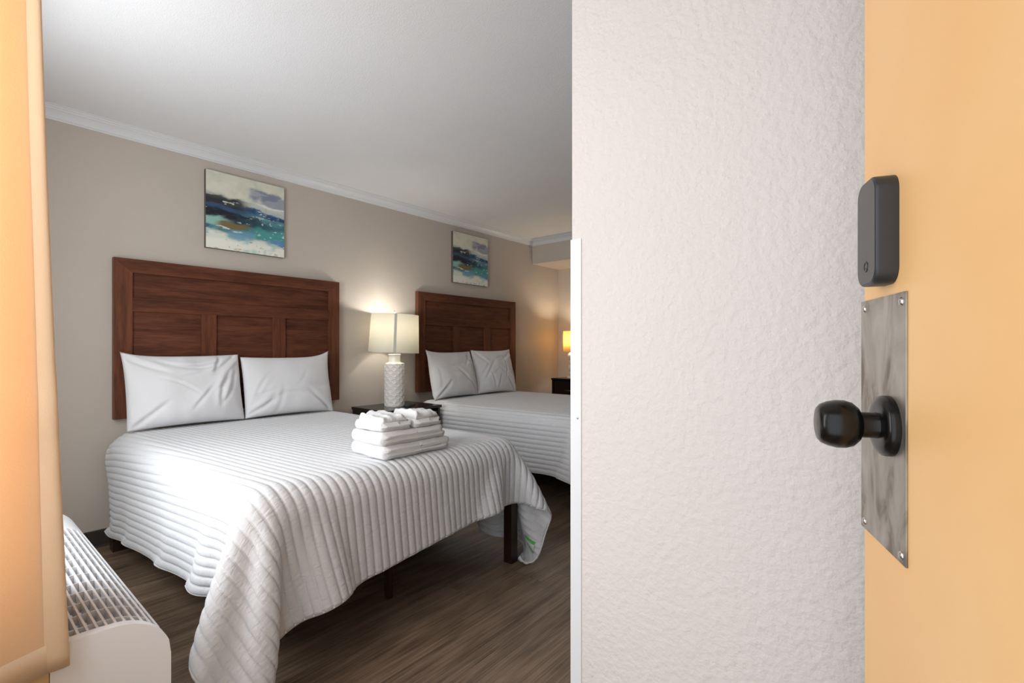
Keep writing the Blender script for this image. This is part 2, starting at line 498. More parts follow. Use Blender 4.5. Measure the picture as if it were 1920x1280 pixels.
# ------------------------------------------------------------------ paintings
def paint_rgb(n=320):
    rng = np.random.default_rng(7)
    def octn(fx, fy, seed, oct=4):
        out = np.zeros((n, n)); amp = 1.0; tot = 0
        for o_ in range(oct):
            gx, gy = int(fx * 2 ** o_) + 2, int(fy * 2 ** o_) + 2
            g = np.random.default_rng(seed + o_).random((gy + 1, gx + 1))
            yy = np.linspace(0, gy - 1e-4, n)[:, None]; xx = np.linspace(0, gx - 1e-4, n)[None, :]
            iy = yy.astype(int); ix = xx.astype(int); ty = yy - iy; tx = xx - ix
            ty = ty * ty * (3 - 2 * ty); tx = tx * tx * (3 - 2 * tx)
            v_ = (g[iy, ix] * (1 - tx) + g[iy, ix + 1] * tx) * (1 - ty) + (g[iy + 1, ix] * (1 - tx) + g[iy + 1, ix + 1] * tx) * ty
            out += amp * v_; tot += amp; amp *= 0.55
        return out / tot
    X, Y = np.meshgrid(np.linspace(0, 1, n), np.linspace(0, 1, n))    # Y from the bottom
    D = 1 - Y                                                         # D: distance down from the top
    n1 = octn(3, 5, 10); n2 = octn(4, 14, 30); n3 = octn(10, 30, 50, 3); n4 = octn(7, 9, 70); n5 = octn(3, 22, 90, 3)
    L = lambda *c: np.array([srgb(*c)[:3]])[0]
    img = np.zeros((n, n, 3)) + L(222, 221, 203)
    def lay(mask, col):
        nonlocal img
        m_ = np.clip(mask, 0, 1)[..., None]
        img = img * (1 - m_) + np.asarray(col) * m_
    S = lambda x, a, b: np.clip((x - a) / (b - a), 0, 1) ** 2 * (3 - 2 * np.clip((x - a) / (b - a), 0, 1))
    band = lambda d, c, w, s: S(d, c - w - s, c - w) * (1 - S(d, c + w, c + w + s))
    n6 = octn(16, 60, 110, 3); n7 = octn(5, 3, 130, 4); n8 = octn(24, 24, 150, 2)
    d = D + (n1 - .5) * .07 + (n2 - .5) * .05 + (n6 - .5) * .03
    lay(S(n7, .40, .70) * (1 - S(D, .3, .45)) * .7, L(204, 208, 190))
    lay(S(n4, .52, .72) * (1 - S(D, .2, .4)) * .5, L(232, 230, 214))
    cloud = band(d, .155 + .10 * X, .05, .06) * S(X + (n7 - .5) * .5, .55, .78)
    lay(cloud * .85, L(146, 152, 170)); lay(cloud * S(n2, .48, .62) * .7, L(120, 126, 152))
    lay(band(d, .30 + .03 * X, .006, .012) * S(X, .55, .7) * .9, L(240, 240, 232))
    hz = .315 + .145 * X
    lay(S(d, hz - .14, hz) * S(X, .3, .8) * .55, L(128, 168, 192))
    lay(S(d, hz - .09, hz) * (1 - S(X, .0, .55)) * .75, L(84, 122, 132))
    sea = S(d, hz - .02, hz + .03)
    lay(sea, L(86, 138, 146))
    lay(sea * S(n2 + (n7 - .5) * .5, .48, .66) * .8, L(58, 108, 124))
    lay(sea * S(n5 + (n8 - .5) * .2, .50, .66) * .7, L(126, 172, 172))
    lay(sea * S(n6, .56, .70) * .55, L(48, 88, 108))
    lay(band(d, hz + .028, .018, .03) * (.55 + .45 * S(n7, .3, .6)), L(40, 68, 116))
    # dark mass on the left
    lx = 1 - S(X + (n7 - .5) * .35 + (D - .5) * -.5, .42, .74)
    dk = band(d, .375 + .05 * X, .055, .04) * (1 - S(X, .34, .60))
    lay(dk, L(44, 48, 56)); lay(dk * S(n2, .5, .7) * .7, L(72, 74, 62))
    lay(band(d, .455 + .05 * X, .02, .03) * (1 - S(X, .30, .75)) * .9, L(52, 84, 122))
    dk2 = band(d, .545 + .07 * X, .065, .035) * lx
    lay(dk2, L(28, 33, 44)); lay(dk2 * S(n6, .55, .72) * .5, L(60, 72, 88))
    lay(band(d, .575 + .06 * X, .03, .05) * S(X, .3, .5) * (1 - S(X, .75, .95)) * .75, L(42, 80, 96))
    # turquoise shallows
    lay(band(d, .70 + .04 * X, .055, .06) * S(X + (n7 - .5) * .4, .40, .66) * .85, L(78, 160, 156))
    lay(band(d, .64, .03, .04) * (1 - S(X, .12, .40)), L(150, 194, 182))
    lay(band(d, .685 - .04 * X, .03, .03) * S(X, .08, .2) * (1 - S(X, .42, .6)), L(124, 110, 74))
    lay(S(d, .735 + .07 * X, .80 + .07 * X), L(228, 232, 218))
    lay(S(d, .74, .80) * S(n2 + (n7 - .5) * .5, .50, .64) * (1 - S(d, .86, .92)) * .8, L(146, 192, 194))
    lay(band(d, .79, .035, .04) * band(X, .42, .12, .1) * .8, L(112, 158, 186))
    lay(band(d, .815, .02, .03) * S(X, .72, .86) * .85, L(92, 132, 192))
    lay(S(d, .86, .90), L(242, 241, 230))
    lay(S(d, .84, .88) * S(n7 + (n2 - .5) * .4, .54, .68) * .75, L(172, 212, 200))
    lay(S(d, .80, .86) * S(n4 + (n6 - .5) * .4, .60, .70) * .65, L(184, 180, 132))
    lay(S(d, .82, .88) * S(n8 + (n4 - .5) * .5, .76, .84) * .7, L(140, 112, 72))
    # spray
    lay(sea * (1 - S(d, .72, .8)) * S(n5 + (n6 - .5) * .5, .70, .76) * .85, L(228, 234, 228))
    lay(sea * S(X, .45, .8) * S(n8 + (n6 - .5) * .5, .78, .85) * .8, L(226, 234, 230))
    lay(band(X, .745, .004, .005) * band(D, .405, .05, .02) * .6, L(176, 160, 130))
    return np.clip(img, 0, 1)
PR = paint_rgb()
def painting(y0, label):
    t = empty('painting', (0.0, y0, 1.783)); tag(t, label, 'painting', 'canvas paintings over the beds')
    W = H = 0.508; D0 = .028
    bm = bmesh.new(); bbox(bm, .001, D0, 0, W, 0, H, .002)
    from_bm('stretched_canvas', bm, M['canvas_edge'], t)
    n = PR.shape[0]
    ys = np.linspace(.001, W - .001, n); zs = np.linspace(.001, H - .001, n)
    YY, ZZ = np.meshgrid(ys, zs)
    vs = np.stack([np.full_like(YY, D0 + .0006), YY, ZZ], -1).reshape(-1, 3)
    i = np.arange(n - 1)
    a = (i[:, None] * n + i[None, :]).reshape(-1)
    fs = np.stack([a, a + 1, a + n + 1, a + n], -1)
    me = bpy.data.meshes.new('painted_face')
    me.from_pydata(vs.tolist(), [], fs.tolist())
    at = me.color_attributes.new('paint', 'FLOAT_COLOR', 'POINT')
    cols = np.ones((n * n, 4)); cols[:, :3] = PR.reshape(-1, 3)
    at.data.foreach_set('color', cols.reshape(-1))
    link_mesh('painted_face', me, M['paint'], t)
painting(1.140, 'square abstract seascape canvas above the bed with towels')
painting(3.318, 'square abstract seascape canvas above the bed without towels')

# ------------------------------------------------------------------ beds
BX0, BX1, BY0, BY1, BZ = 0.07, 1.955, 0.640, 2.015, 0.648    # mattress of the first bed
def bed_frame(dy, label):
    t = empty('bed_frame', ((BX0 + BX1) / 2, (BY0 + BY1) / 2 + dy, 0)); tag(t, label, 'bed', 'dark wooden bed frames')
    ox, oy = t.location.x, (BY0 + BY1) / 2
    def b(name, x0, x1, y0, y1, z0, z1, bev=.003):
        return box(name, x0 - ox, x1 - ox, y0 - oy, y1 - oy, z0, z1, M['leg_wood'], t, bev)
    L = .052
    for (x, y) in ((BX1 - .02 - L, BY0 + .015), (BX1 - .02 - L, BY1 - .02 - L)):
        b('leg', x, x + L, y, y + L, 0, .4195)
    b('leg', .085, .085 + .07, BY0 + .003, BY0 + .075, 0, .4195)
    b('leg', .085, .085 + .06, BY1 - .065, BY1 - .003, 0, .4195)
    for x in (BX1 - .24, 1.0):
        b('support_leg', x, x + .028, 1.313, 1.341, 0, .37)
    b('side_rail', .12, BX1 - .07, BY0 + .03, BY0 + .06, .348, .4195)
    b('side_rail', .12, BX1 - .07, BY1 - .06, BY1 - .03, .348, .4195)
    b('end_rail', BX1 - .06, BX1 - .03, BY0 + .03, BY1 - .03, .348, .4195)
    b('end_rail', .10, .13, BY0 + .03, BY1 - .03, .348, .4195)
    b('centre_rail', .12, BX1 - .06, 1.312, 1.342, .36, .402)
    for k in range(12):
        x = .2 + k * .148
        b('slat', x, x + .07, BY0 + .05, BY1 - .05, .402, .4195, .002)
    return t
bed_frame(0, 'dark wooden bed frame with square legs under the towel bed')
bed_frame(BED_DY, 'dark wooden bed frame under the bed without towels')
def mattress(dy, label):
    bm = bmesh.new(); bbox(bm, BX0 + .01, BX1 - .022, BY0 + .022, BY1 - .022, .42, BZ - .016, .10, 6)
    o = from_bm('mattress', bm, M['mattress'])
    autosmooth(o, 60); o.location = (0, dy, 0)
    tag(o, label, 'mattress', 'mattresses')
mattress(0, 'white mattress under the coverlet of the towel bed')
mattress(BED_DY, 'white mattress under the coverlet of the bed without towels')

def drape(lx, ly, ang, cx, cy, dy, sp=0.027, steps=240, iters=18, seed=1, anchors=(), shear=.4):
    """position based cloth: a rectangle lx * ly turned by ang, corner-free centre (cx,cy), falling over the mattress"""
    nu, nv = int(round(lx / sp)) + 1, int(round(ly / sp)) + 1
    U = (np.linspace(-.5, .5, nu) * lx)[:, None] * np.ones((1, nv))
    V = (np.linspace(-.5, .5, nv) * ly)[None, :] * np.ones((nu, 1))
    ca, sa = math.cos(ang), math.sin(ang)
    P = np.zeros((nu, nv, 3))
    P[..., 0] = cx + ca * U - sa * V
    P[..., 1] = cy + sa * U + ca * V
    rng = np.random.default_rng(seed)
    P[..., 2] = BZ + .012 + rng.random((nu, nv)) * .0015
    R = 0.095
    lo = np.array([BX0 + R, BY0 + R, -1.0]); hi = np.array([BX1 - R, BY1 - R, BZ - R])
    du, dv = lx / (nu - 1), ly / (nv - 1)
    P = P.astype(np.float32)
    lo = lo.astype(np.float32); hi = hi.astype(np.float32)
    def solve(a, b, rest, k):
        d = b - a
        l = np.sqrt((d * d).sum(-1, keepdims=True)) + np.float32(1e-9)
        return d * ((l - np.float32(rest)) * np.float32(.5 * k) / l)
    diag = math.hypot(du, dv)
    def relax(Q, bend):
        for ph in (0, 1):
            m = (nu - ph) // 2
            A, B = Q[ph:ph + 2 * m:2], Q[ph + 1:ph + 2 * m:2]
            c = solve(A, B, du, 1); A += c; B -= c
            m2 = (nv - ph) // 2
            A, B = Q[:, ph:ph + 2 * m2:2], Q[:, ph + 1:ph + 2 * m2:2]
            c = solve(A, B, dv, 1); A += c; B -= c
            A, B = Q[ph:ph + 2 * m:2], Q[ph + 1:ph + 2 * m:2]
            a, b = A[:, :-1], B[:, 1:]
            c = solve(a, b, diag, shear); a += c; b -= c
            a, b = A[:, 1:], B[:, :-1]
            c = solve(a, b, diag, shear); a += c; b -= c
        if bend:
            D = np.zeros_like(Q)
            for k, st in ((2, .22), (4, .15)):
                c = solve(Q[:-k], Q[k:], k * du, st); D[:-k] += c; D[k:] -= c
                c = solve(Q[:, :-k], Q[:, k:], k * dv, st); D[:, :-k] += c; D[:, k:] -= c
            Q += D
        return Q
    hold = (P[..., 0] > BX0 - .05) & (P[..., 0] < BX1 - .10) & (P[..., 1] > BY0 + .10) & (P[..., 1] < BY1 - .10)
    P0 = P.copy()
    vel = np.zeros_like(P)
    dt = 1 / 60.0
    for s in range(steps):
        damp = .96 if s < steps * .6 else .88
        vel *= damp
        vel[..., 2] -= 9.8 * dt
        sp_ = np.linalg.norm(vel, axis=-1, keepdims=True)
        vel *= np.minimum(1, 2.0 / np.maximum(sp_, 1e-6))
        Q = P + vel * dt
        for it in range(iters):
            Q = relax(Q, it % 2 == 0)
            # collide with the mattress and base (rounded box), the wall and the floor
            Q = Q.astype(np.float32)
            q = Q - np.clip(Q, lo, hi)
            dist = np.sqrt((q * q).sum(-1, keepdims=True))
            pen = (R + .004) - dist
            hit = (pen > 0) & (dist > 1e-6)
            Q = np.where(hit, Q + q / np.maximum(dist, 1e-6) * pen, Q)
            inside = (dist[..., 0] <= 1e-6)
            Q[..., 2] = np.where(inside, BZ + .004, Q[..., 2])
            if it == iters - 1:
                fr = hit & (q[..., 2:3] > .02)
                Q = np.where(fr, Q * .15 + P * .85 * np.array([1, 1, 0]) + Q * .85 * np.array([0, 0, 1]), Q)
            Q[hold, :2] = P0[hold, :2]
            Q[..., 2] = np.maximum(Q[..., 2], .008)
            Q[..., 0] = np.maximum(Q[..., 0], .012)
            for (ai, aj, tgt, w) in anchors:
                i_ = ai if ai >= 0 else nu + ai; j_ = aj if aj >= 0 else nv + aj
                Q[i_, j_] += (np.array(tgt) - Q[i_, j_]) * w
        vel = (Q - P) / dt
        P = Q
    P = P.astype(np.float64)
    P[..., 1] += dy
    return P

def bspline_up(P, nu2, nv2):
    """cubic B-spline resampling of a grid along both axes"""
    def res(A, m):
        n = A.shape[0]
        Ap = np.concatenate([2 * A[:1] - A[1:2], A, 2 * A[-1:] - A[-2:-1]], 0)
        t = np.linspace(0, n - 1 - 1e-6, m); i = t.astype(int); f = (t - i).reshape((-1,) + (1,) * (A.ndim - 1))
        w0 = (1 - f) ** 3 / 6; w1 = (3 * f ** 3 - 6 * f ** 2 + 4) / 6; w2 = (-3 * f ** 3 + 3 * f ** 2 + 3 * f + 1) / 6; w3 = f ** 3 / 6
        return w0 * Ap[i] + w1 * Ap[i + 1] + w2 * Ap[i + 2] + w3 * Ap[np.minimum(i + 3, n + 1)]
    B = res(P, nu2)
    B = np.swapaxes(res(np.swapaxes(B, 0, 1), nv2), 0, 1)
    return B

def coverlet(P, lx, ly, label, rib=.0335, per=8):
    nrib = int(round(ly / rib))
    nu2, nv2 = int(lx / .012), nrib * per + 1
    S = bspline_up(P, nu2, nv2)
    du = np.gradient(S, axis=0); dv = np.gradient(S, axis=1)
    N = np.cross(du, dv); N /= np.linalg.norm(N, axis=-1, keepdims=True) + 1e-9
    if N[nu2 // 2, nv2 // 2, 2] < 0: N = -N
    ph = np.arange(nv2) / per
    # soft puffed ribs with a stitched groove between them
    prof = np.abs(np.sin(np.pi * ph)) ** .42
    u = np.linspace(0, lx, nu2)
    puck = 1 + .22 * np.sin(u[:, None] * 2 * np.pi / .021 + 2.2 * np.sin(ph[None, :].astype(int) * 2.4)) * 1.0
    H = .0078 * prof[None, :] * (0.85 + .15 * puck)
    rngw = np.random.default_rng(3)
    S2 = S + N * H[..., None]
    n0, n1 = nu2, nv2
    a = (np.arange(n0 - 1)[:, None] * n1 + np.arange(n1 - 1)[None, :]).reshape(-1)
    fs = np.stack([a, a + n1, a + n1 + 1, a + 1], -1)
    me = bpy.data.meshes.new('coverlet')
    me.from_pydata(S2.reshape(-1, 3).tolist(), [], fs.tolist())
    me.update()
    uvl = me.uv_layers.new(name='UVMap')
    li = np.zeros(len(me.loops), dtype=np.int32); me.loops.foreach_get('vertex_index', li)
    uu = np.stack([(li // n1) / (n0 - 1) * lx, (li % n1) / (n1 - 1) * ly], -1).astype(np.float32)
    uvl.data.foreach_set('uv', uu.reshape(-1))
    o = link_mesh('coverlet', me, M['coverlet'], None, True)
    md = o.modifiers.new('thickness', 'SOLIDIFY'); md.thickness = .004; md.offset = -1
    tag(o, label, 'coverlet', 'white ribbed coverlets')
    # bound edge
    edge = [S[i, 0] for i in range(0, n0, 2)] + [S[-1, j] for j in range(0, n1, 4)] + [S[i, -1] for i in range(n0 - 1, 0, -2)] + [S[0, j] for j in range(n1 - 1, 0, -4)]
    tube('edge_binding', edge, .0042, M['binding'], o, 6, True)
    return o, S, N

A1 = math.radians(5.5)
LX1, LY1 = 2.265, 2.195
# centre so that the foot-left corner lies flat at (2.335, 0.375) before it falls
fc = Vector((2.365, 0.37))
e1 = Vector((math.cos(A1), math.sin(A1))); e2 = Vector((-math.sin(A1), math.cos(A1)))
c1 = fc - e1 * LX1 / 2 + e2 * LY1 / 2
P1 = drape(LX1, LY1, A1, c1.x, c1.y, 0.0, anchors=[(-9, 0, (2.08, .44, .21), .06), (-1, 0, (2.20, .50, .05), .06),
    (-1, -1, (1.99, 2.00, .055), .03), (1, 0, (.115, .628, .165), .05), (14, 0, (.45, .622, .175), .04), (36, 0, (1.05, .605, .23), .03), (52, 0, (1.49, .598, .27), .03)])
cov1, S1, N1 = coverlet(P1, LX1, LY1, 'white ribbed coverlet draped crookedly over the bed with towels')
P2 = drape(2.22, 2.22, math.radians(0.8), 1.20, 1.37, BED_DY, sp=0.034, steps=200, seed=5)
cov2, S2_, N2_ = coverlet(P2, 2.22, 2.22, 'white ribbed coverlet lying straight over the bed without towels', per=6)

# sewn label and tie at the far foot corner of the crooked coverlet
def patch(name, S, N, i0, i1, j0, j1, off, mat, parent):
    nI, nJ = 6, 6
    vs, fs = [], []
    for s in (0, 1):
        for a in range(nI):
            for b in range(nJ):
                i = int(round(i0 + (i1 - i0) * a / (nI - 1))); j = int(round(j0 + (j1 - j0) * b / (nJ - 1)))
                vs.append(S[i, j] + N[i, j] * (off + .0008 * s))
    q = nI * nJ
    for a in range(nI - 1):
        for b in range(nJ - 1):
            k = a * nJ + b
            fs.append((k, k + 1, k + nJ + 1, k + nJ)); fs.append((q + k, q + k + nJ, q + k + nJ + 1, q + k + 1))
    return from_py(name, vs, fs, mat, parent, True)
ni, nj = S1.shape[:2]
pt = S1[ni - 7, nj - 36]
sgn = 1.0 if np.dot(N1[ni - 7, nj - 36], np.array([CX, CY, CZ]) - pt) > 0 else -1.0
ofs = .0095 if sgn > 0 else .0050
patch('sewn_label', S1, N1, ni - 10, ni - 4, nj - 45, nj - 28, sgn * ofs, M['tag_white'], cov1)
patch('label_print', S1, N1, ni - 10, ni - 4, nj - 45, nj - 41, sgn * (ofs + .001), M['tag_green'], cov1)
patch('label_print', S1, N1, ni - 10, ni - 4, nj - 32, nj - 28, sgn * (ofs + .001), M['tag_green'], cov1)
# short sewn tie hanging off the edge
q0 = Vector(S1[ni - 22, nj - 1])
tie = [q0 + Vector((.000, .002, .004)), q0 + Vector((.012, .020, .000)), q0 + Vector((.020, .040, -.014)), q0 + Vector((.026, .058, -.036)), q0 + Vector((.028, .066, -.060))]
vs_, fs_ = [], []
for k, p in enumerate(tie):
    for dx, dz in ((-.008, 0), (.008, .002), (.008, .005), (-.008, .003)):
        vs_.append((p.x + dx, p.y + dz * .6, p.z + dz))
for k in range(len(tie) - 1):
    for e in range(4):
        f_ = (e + 1) % 4
        fs_.append((k * 4 + e, k * 4 + f_, (k + 1) * 4 + f_, (k + 1) * 4 + e))
fs_ += [(0, 3, 2, 1), tuple(range((len(tie) - 1) * 4, len(tie) * 4))]
from_py('fabric_tie', vs_, fs_, M['tag_white'], cov1)

# ------------------------------------------------------------------ pillows
def fbm(p, sc, oc=3):
    return mnoise.fractal(Vector(p) * sc, 0.9, 2.1, oc)
def pillow(name, W, H, T, seed, loc, lean, rz, label, group, ears=(.03, .03, .02, .02), wr=.012):
    """W along local y, H along local z (standing), thick along local x; base at local z = 0"""
    n = 64
    g = np.linspace(-1, 1, n)
    vs, fs = [], []
    rnd = random.Random(seed)
    creases = []
    for k in range(9):
        an = rnd.uniform(-.9, .9) + (math.pi / 2 if rnd.random() < .35 else 0)
        creases.append((rnd.uniform(-.75, .75), rnd.uniform(-.7, .7), math.cos(an), math.sin(an), rnd.uniform(.05, .13), -wr * rnd.uniform(.35, .9), rnd.uniform(.007, .016), rnd.uniform(-2.0, 2.0)))
    for k in range(4):                      # pulled folds out of the corners
        ca_, cb_ = rnd.choice((-.95, .95)), rnd.choice((-.95, .95))
        an = math.atan2(-cb_ * H, -ca_ * W) + rnd.uniform(-.3, .3)
        creases.append((ca_ * .75, cb_ * .75, math.cos(an), math.sin(an), .11, -wr * .8, .013, 0.0))
    for side in (1, -1):
        for a in g:              # across W
            for b in g:          # up H
                # outline: pinched in the middle of each edge, corners pulled out
                ex = 1 - .022 * (1 - b * b) ** 1.0 * abs(a) ** 6
                ez = 1 - .045 * (1 - a * a) ** 1.0 * abs(b) ** 6
                y = a * ex * W / 2; z = b * ez * H / 2
                k = (0 if a < 0 else 1) + (0 if b < 0 else 2)
                e = ears[k] * (abs(a) * abs(b)) ** 5
                y += math.copysign(e * .35, a); z += math.copysign(e, b)
                th = max(0.0, (1 - abs(a) ** 2.6)) ** .55 * max(0.0, (1 - abs(b) ** 2.6)) ** .55
                sag = 1 + .30 * -b                          # filling sinks to the bottom
                x = side * T / 2 * th * max(.25, sag)
                rim = min(1.0, 4.0 * th)
                w = fbm((y * 1.3 + seed, z * 1.0, side * 2.0 + seed * 3), 4.2, 2) * wr * .9
                for (ca_, cb_, cc_, cs_, cl_, cd_, cw_, cv_) in creases:
                    da, db = (a - ca_) * W / 2, (b - cb_) * H / 2
                    al = da * cc_ + db * cs_; ac_ = -da * cs_ + db * cc_ + cv_ * al * al
                    w += cd_ * math.exp(-(ac_ / cw_) ** 2) * math.exp(-(al / cl_) ** 4) - .5 * cd_ * math.exp(-((ac_ - 1.9 * cw_) / cw_) ** 2) * math.exp(-(al / cl_) ** 4)
                x += side * w * rim
                vs.append((x, y, z + H / 2))
    q = n * n
    for s in (0, 1):
        for i in range(n - 1):
            for j in range(n - 1):
                k = s * q + i * n + j
                f = (k, k + n, k + n + 1, k + 1)
                fs.append(f if s == 0 else f[::-1])
    bm = bmesh.new()
    V = [bm.verts.new(v) for v in vs]
    for f in fs: bm.faces.new([V[i] for i in f])
    bmesh.ops.remove_doubles(bm, verts=bm.verts, dist=.0012)
    o = from_bm(name, bm, M['cotton'], None, True)
    o.location = loc
    o.rotation_euler = (0, lean, rz)
    tag(o, label, 'pillow', group)
    return o
PG = 'white bed pillows'
pz = BZ + .020
pillow('pillow', .618, .43, .18, 3, (.215, 1.000, pz), math.radians(-13), math.radians(2), 'creased white pillow nearest the air conditioner on the towel bed', PG, (.0, .0, .022, .0), .016)
pillow('pillow', .612, .41, .16, 11, (.205, 1.620, pz), math.radians(-12), math.radians(-1), 'smoother white pillow beside the nightstand on the towel bed', PG, (.0, .01, .0, .04), .008)
pillow('pillow', .60, .44, .18, 21, (.225, 3.19, pz), math.radians(-14), math.radians(4), 'plump white pillow near the ceramic lamp on the bed without towels', PG, (.01, 0, .02, 0), .012)
pillow('pillow', .56, .45, .16, 34, (.215, 3.77, pz), math.radians(-13), math.radians(-4), 'white pillow near the amber lamp on the bed without towels', PG, (0, .01, .0, .01), .010)

# ------------------------------------------------------------------ towels
def slab(name, x0, x1, y0, y1, z0, h, seed, label, group, layers=2, fold='y', rough=.004, bands=()):
    """folded towel: layered, soft; the fold (rounded) on the low-y side, layer edges on the +x face"""
    nl = layers
    th = h / nl
    t = None
    bm = bmesh.new()
    # cross-section outline in (y, z): smooth round fold at both y ends with slight grooves between the layers
    w = y1 - y0
    out = []
    R = h / 2
    N = 14
    for k in range(N + 1):                        # low-y end: one broad fold
        a = math.pi / 2 + math.pi * k / N
        out.append((y0 + R * .75 + R * .75 * math.cos(a), z0 + R + R * math.sin(a)))
    M_ = 22
    for k in range(1, M_):
        out.append((y0 + R * .75 + (w - R * .75 - th * .5) * k / M_, z0))
    for l in range(nl):                           # high-y end: each layer rounded on its own
        for k in range(9):
            a = -math.pi / 2 + math.pi * k / 8
            inset = (.006 * ((l * 7 + seed) % 3 - 1))
            out.append((y1 - th * .5 + inset + th * .5 * math.cos(a), z0 + th * (l + .5) + th * .5 * math.sin(a) * .98))
    for k in range(1, M_):
        out.append((y1 - th * .5 - (w - R * .75 - th * .5) * k / M_, z0 + h))
    cyc = (sum(p[0] for p in out) / len(out), z0 + h / 2)
    nx = 26
    rings = []
    for i in range(nx + 1):
        f = i / nx
        e = min(f, 1 - f) * (x1 - x0)
        rr = .016
        pull = 0.0 if e > rr else rr - math.sqrt(max(0, rr * rr - (rr - e) ** 2))
        ring_ = []
        for (y, z) in out:
            dy = math.copysign(min(abs(y - cyc[0]), pull * .9), cyc[0] - y)
            dz = math.copysign(min(abs(z - cyc[1]) * .92, pull * .9), cyc[1] - z)
            x = x0 + (x1 - x0) * f
            nse = Vector((fbm((x + seed, y, z), 14, 2), fbm((x, y + seed * 3, z), 14, 2), fbm((x, y, z + seed * 5), 11, 2))) * rough
            bnd = sum(-.0012 for (b0, b1) in bands if b0 < (y - y0) / w < b1)
            ring_.append(bm.verts.new((x + nse.x * .6 + bnd, y + dy + nse.y * .6, max(z0, z + dz + nse.z + (bnd if z > cyc[1] else 0)))))
        rings.append(ring_)
    n = len(out)
    for A, B in zip(rings, rings[1:]):
        for i in range(n): bm.faces.new((A[i], A[(i + 1) % n], B[(i + 1) % n], B[i]))
    # end faces: layered ridges (concentric fans pulled in/out per layer)
    for ring_, sg in ((rings[0], -1), (rings[-1], 1)):
        prev = ring_
        xs = sum(v.co.x for v in ring_) / n
        for s in (.93, .80, .6, .35):
            cur = []
            for v in ring_:
                y = cyc[0] + (v.co.y - cyc[0]) * (1 - (1 - s) * .35)
                z = cyc[1] + (v.co.z - cyc[1]) * s
                g = (z - z0) / th
                groove = (abs(math.sin(math.pi * g)) ** .5) * .007 - .004
                cur.append(bm.verts.new((xs + sg * (groove + .003), y, z)))
            for i in range(n): bm.faces.new((prev[i], prev[(i + 1) % n], cur[(i + 1) % n], cur[i]))
            prev = cur
        bm.faces.new(prev)
    o = from_bm(name, bm, M['terry'], None, True)
    tag(o, label, 'towel', group)
    return o
TG = 'white folded towels on the bed'
tz = BZ + .0135
slab('bath_towel', 1.625, 1.875, 1.195, 1.565, tz, .057, 1, 'large folded bath towel at the bottom of the white towel stack', TG, 2, bands=((.62, .66), (.70, .73)))
slab('bath_towel', 1.635, 1.870, 1.190, 1.540, tz + .0575, .055, 5, 'large folded bath towel second from the bottom of the stack', TG, 2, bands=((.72, .75),))
slab('hand_towel', 1.645, 1.855, 1.200, 1.362, tz + .113, .040, 9, 'folded hand towel on the stack on the side of the headboard mullions', TG, 3)
slab('hand_towel', 1.660, 1.860, 1.372, 1.525, tz + .113, .038, 14, 'folded hand towel on the stack on the side of the nightstand', TG, 3)

def washcloth(x0, x1, y0, y1, z0, waves, seed, label):
    """small cloth folded in loose waves: a thick ribbon whose profile runs along y"""
    n = 40; T = .020
    bm = bmesh.new(); rings = []
    nx = 18
    for i in range(nx + 1):
        fx = i / nx
        top, bot = [], []
        e = min(fx, 1 - fx) * (x1 - x0); rr = .012
        pull = 0 if e > rr else rr - math.sqrt(max(0, rr * rr - (rr - e) ** 2))
        for k in range(n + 1):
            f = k / n
            y = y0 + (y1 - y0) * f
            zc = sum(a * math.exp(-((f - c) / w) ** 2) for c, w, a in waves) * (.75 + .35 * math.sin(fx * 3.0 + seed))
            x = x0 + (x1 - x0) * fx
            nz_ = fbm((x * 1.2 + seed, y * 1.5, seed), 22, 3) * .007
            endr = min(f, 1 - f) * (y1 - y0); er = .010
            cut = 0 if endr > er else er - math.sqrt(max(0, er * er - (er - endr) ** 2))
            lift = zc * .35
            top.append((x + fbm((x, y, seed + 9), 16, 2) * .005, y, z0 + T + zc + nz_ - pull - cut))
            bot.append((x, y, z0 + min(T * .15, pull * .2 + cut * .2)))
        rings.append([bm.verts.new(p) for p in top + bot[::-1]])
    m = len(rings[0])
    for A, B in zip(rings, rings[1:]):
        for i in range(m): bm.faces.new((A[i], A[(i + 1) % m], B[(i + 1) % m], B[i]))
    bm.faces.new(rings[0]); bm.faces.new(rings[-1])
    o = from_bm('washcloth', bm, M['terry'], None, True)
    tag(o, label, 'towel', TG)
    return o
washcloth(1.665, 1.845, 1.215, 1.345, tz + .150, ((.03, .10, .012), (.40, .14, .018), (.80, .14, .014)), 2, 'rumpled washcloth on top of the hand towel on the mullion side')
washcloth(1.680, 1.850, 1.385, 1.515, tz + .148, ((.10, .14, .020), (.60, .25, .012), (.90, .12, .008)), 6, 'rumpled washcloth on top of the hand towel on the nightstand side')

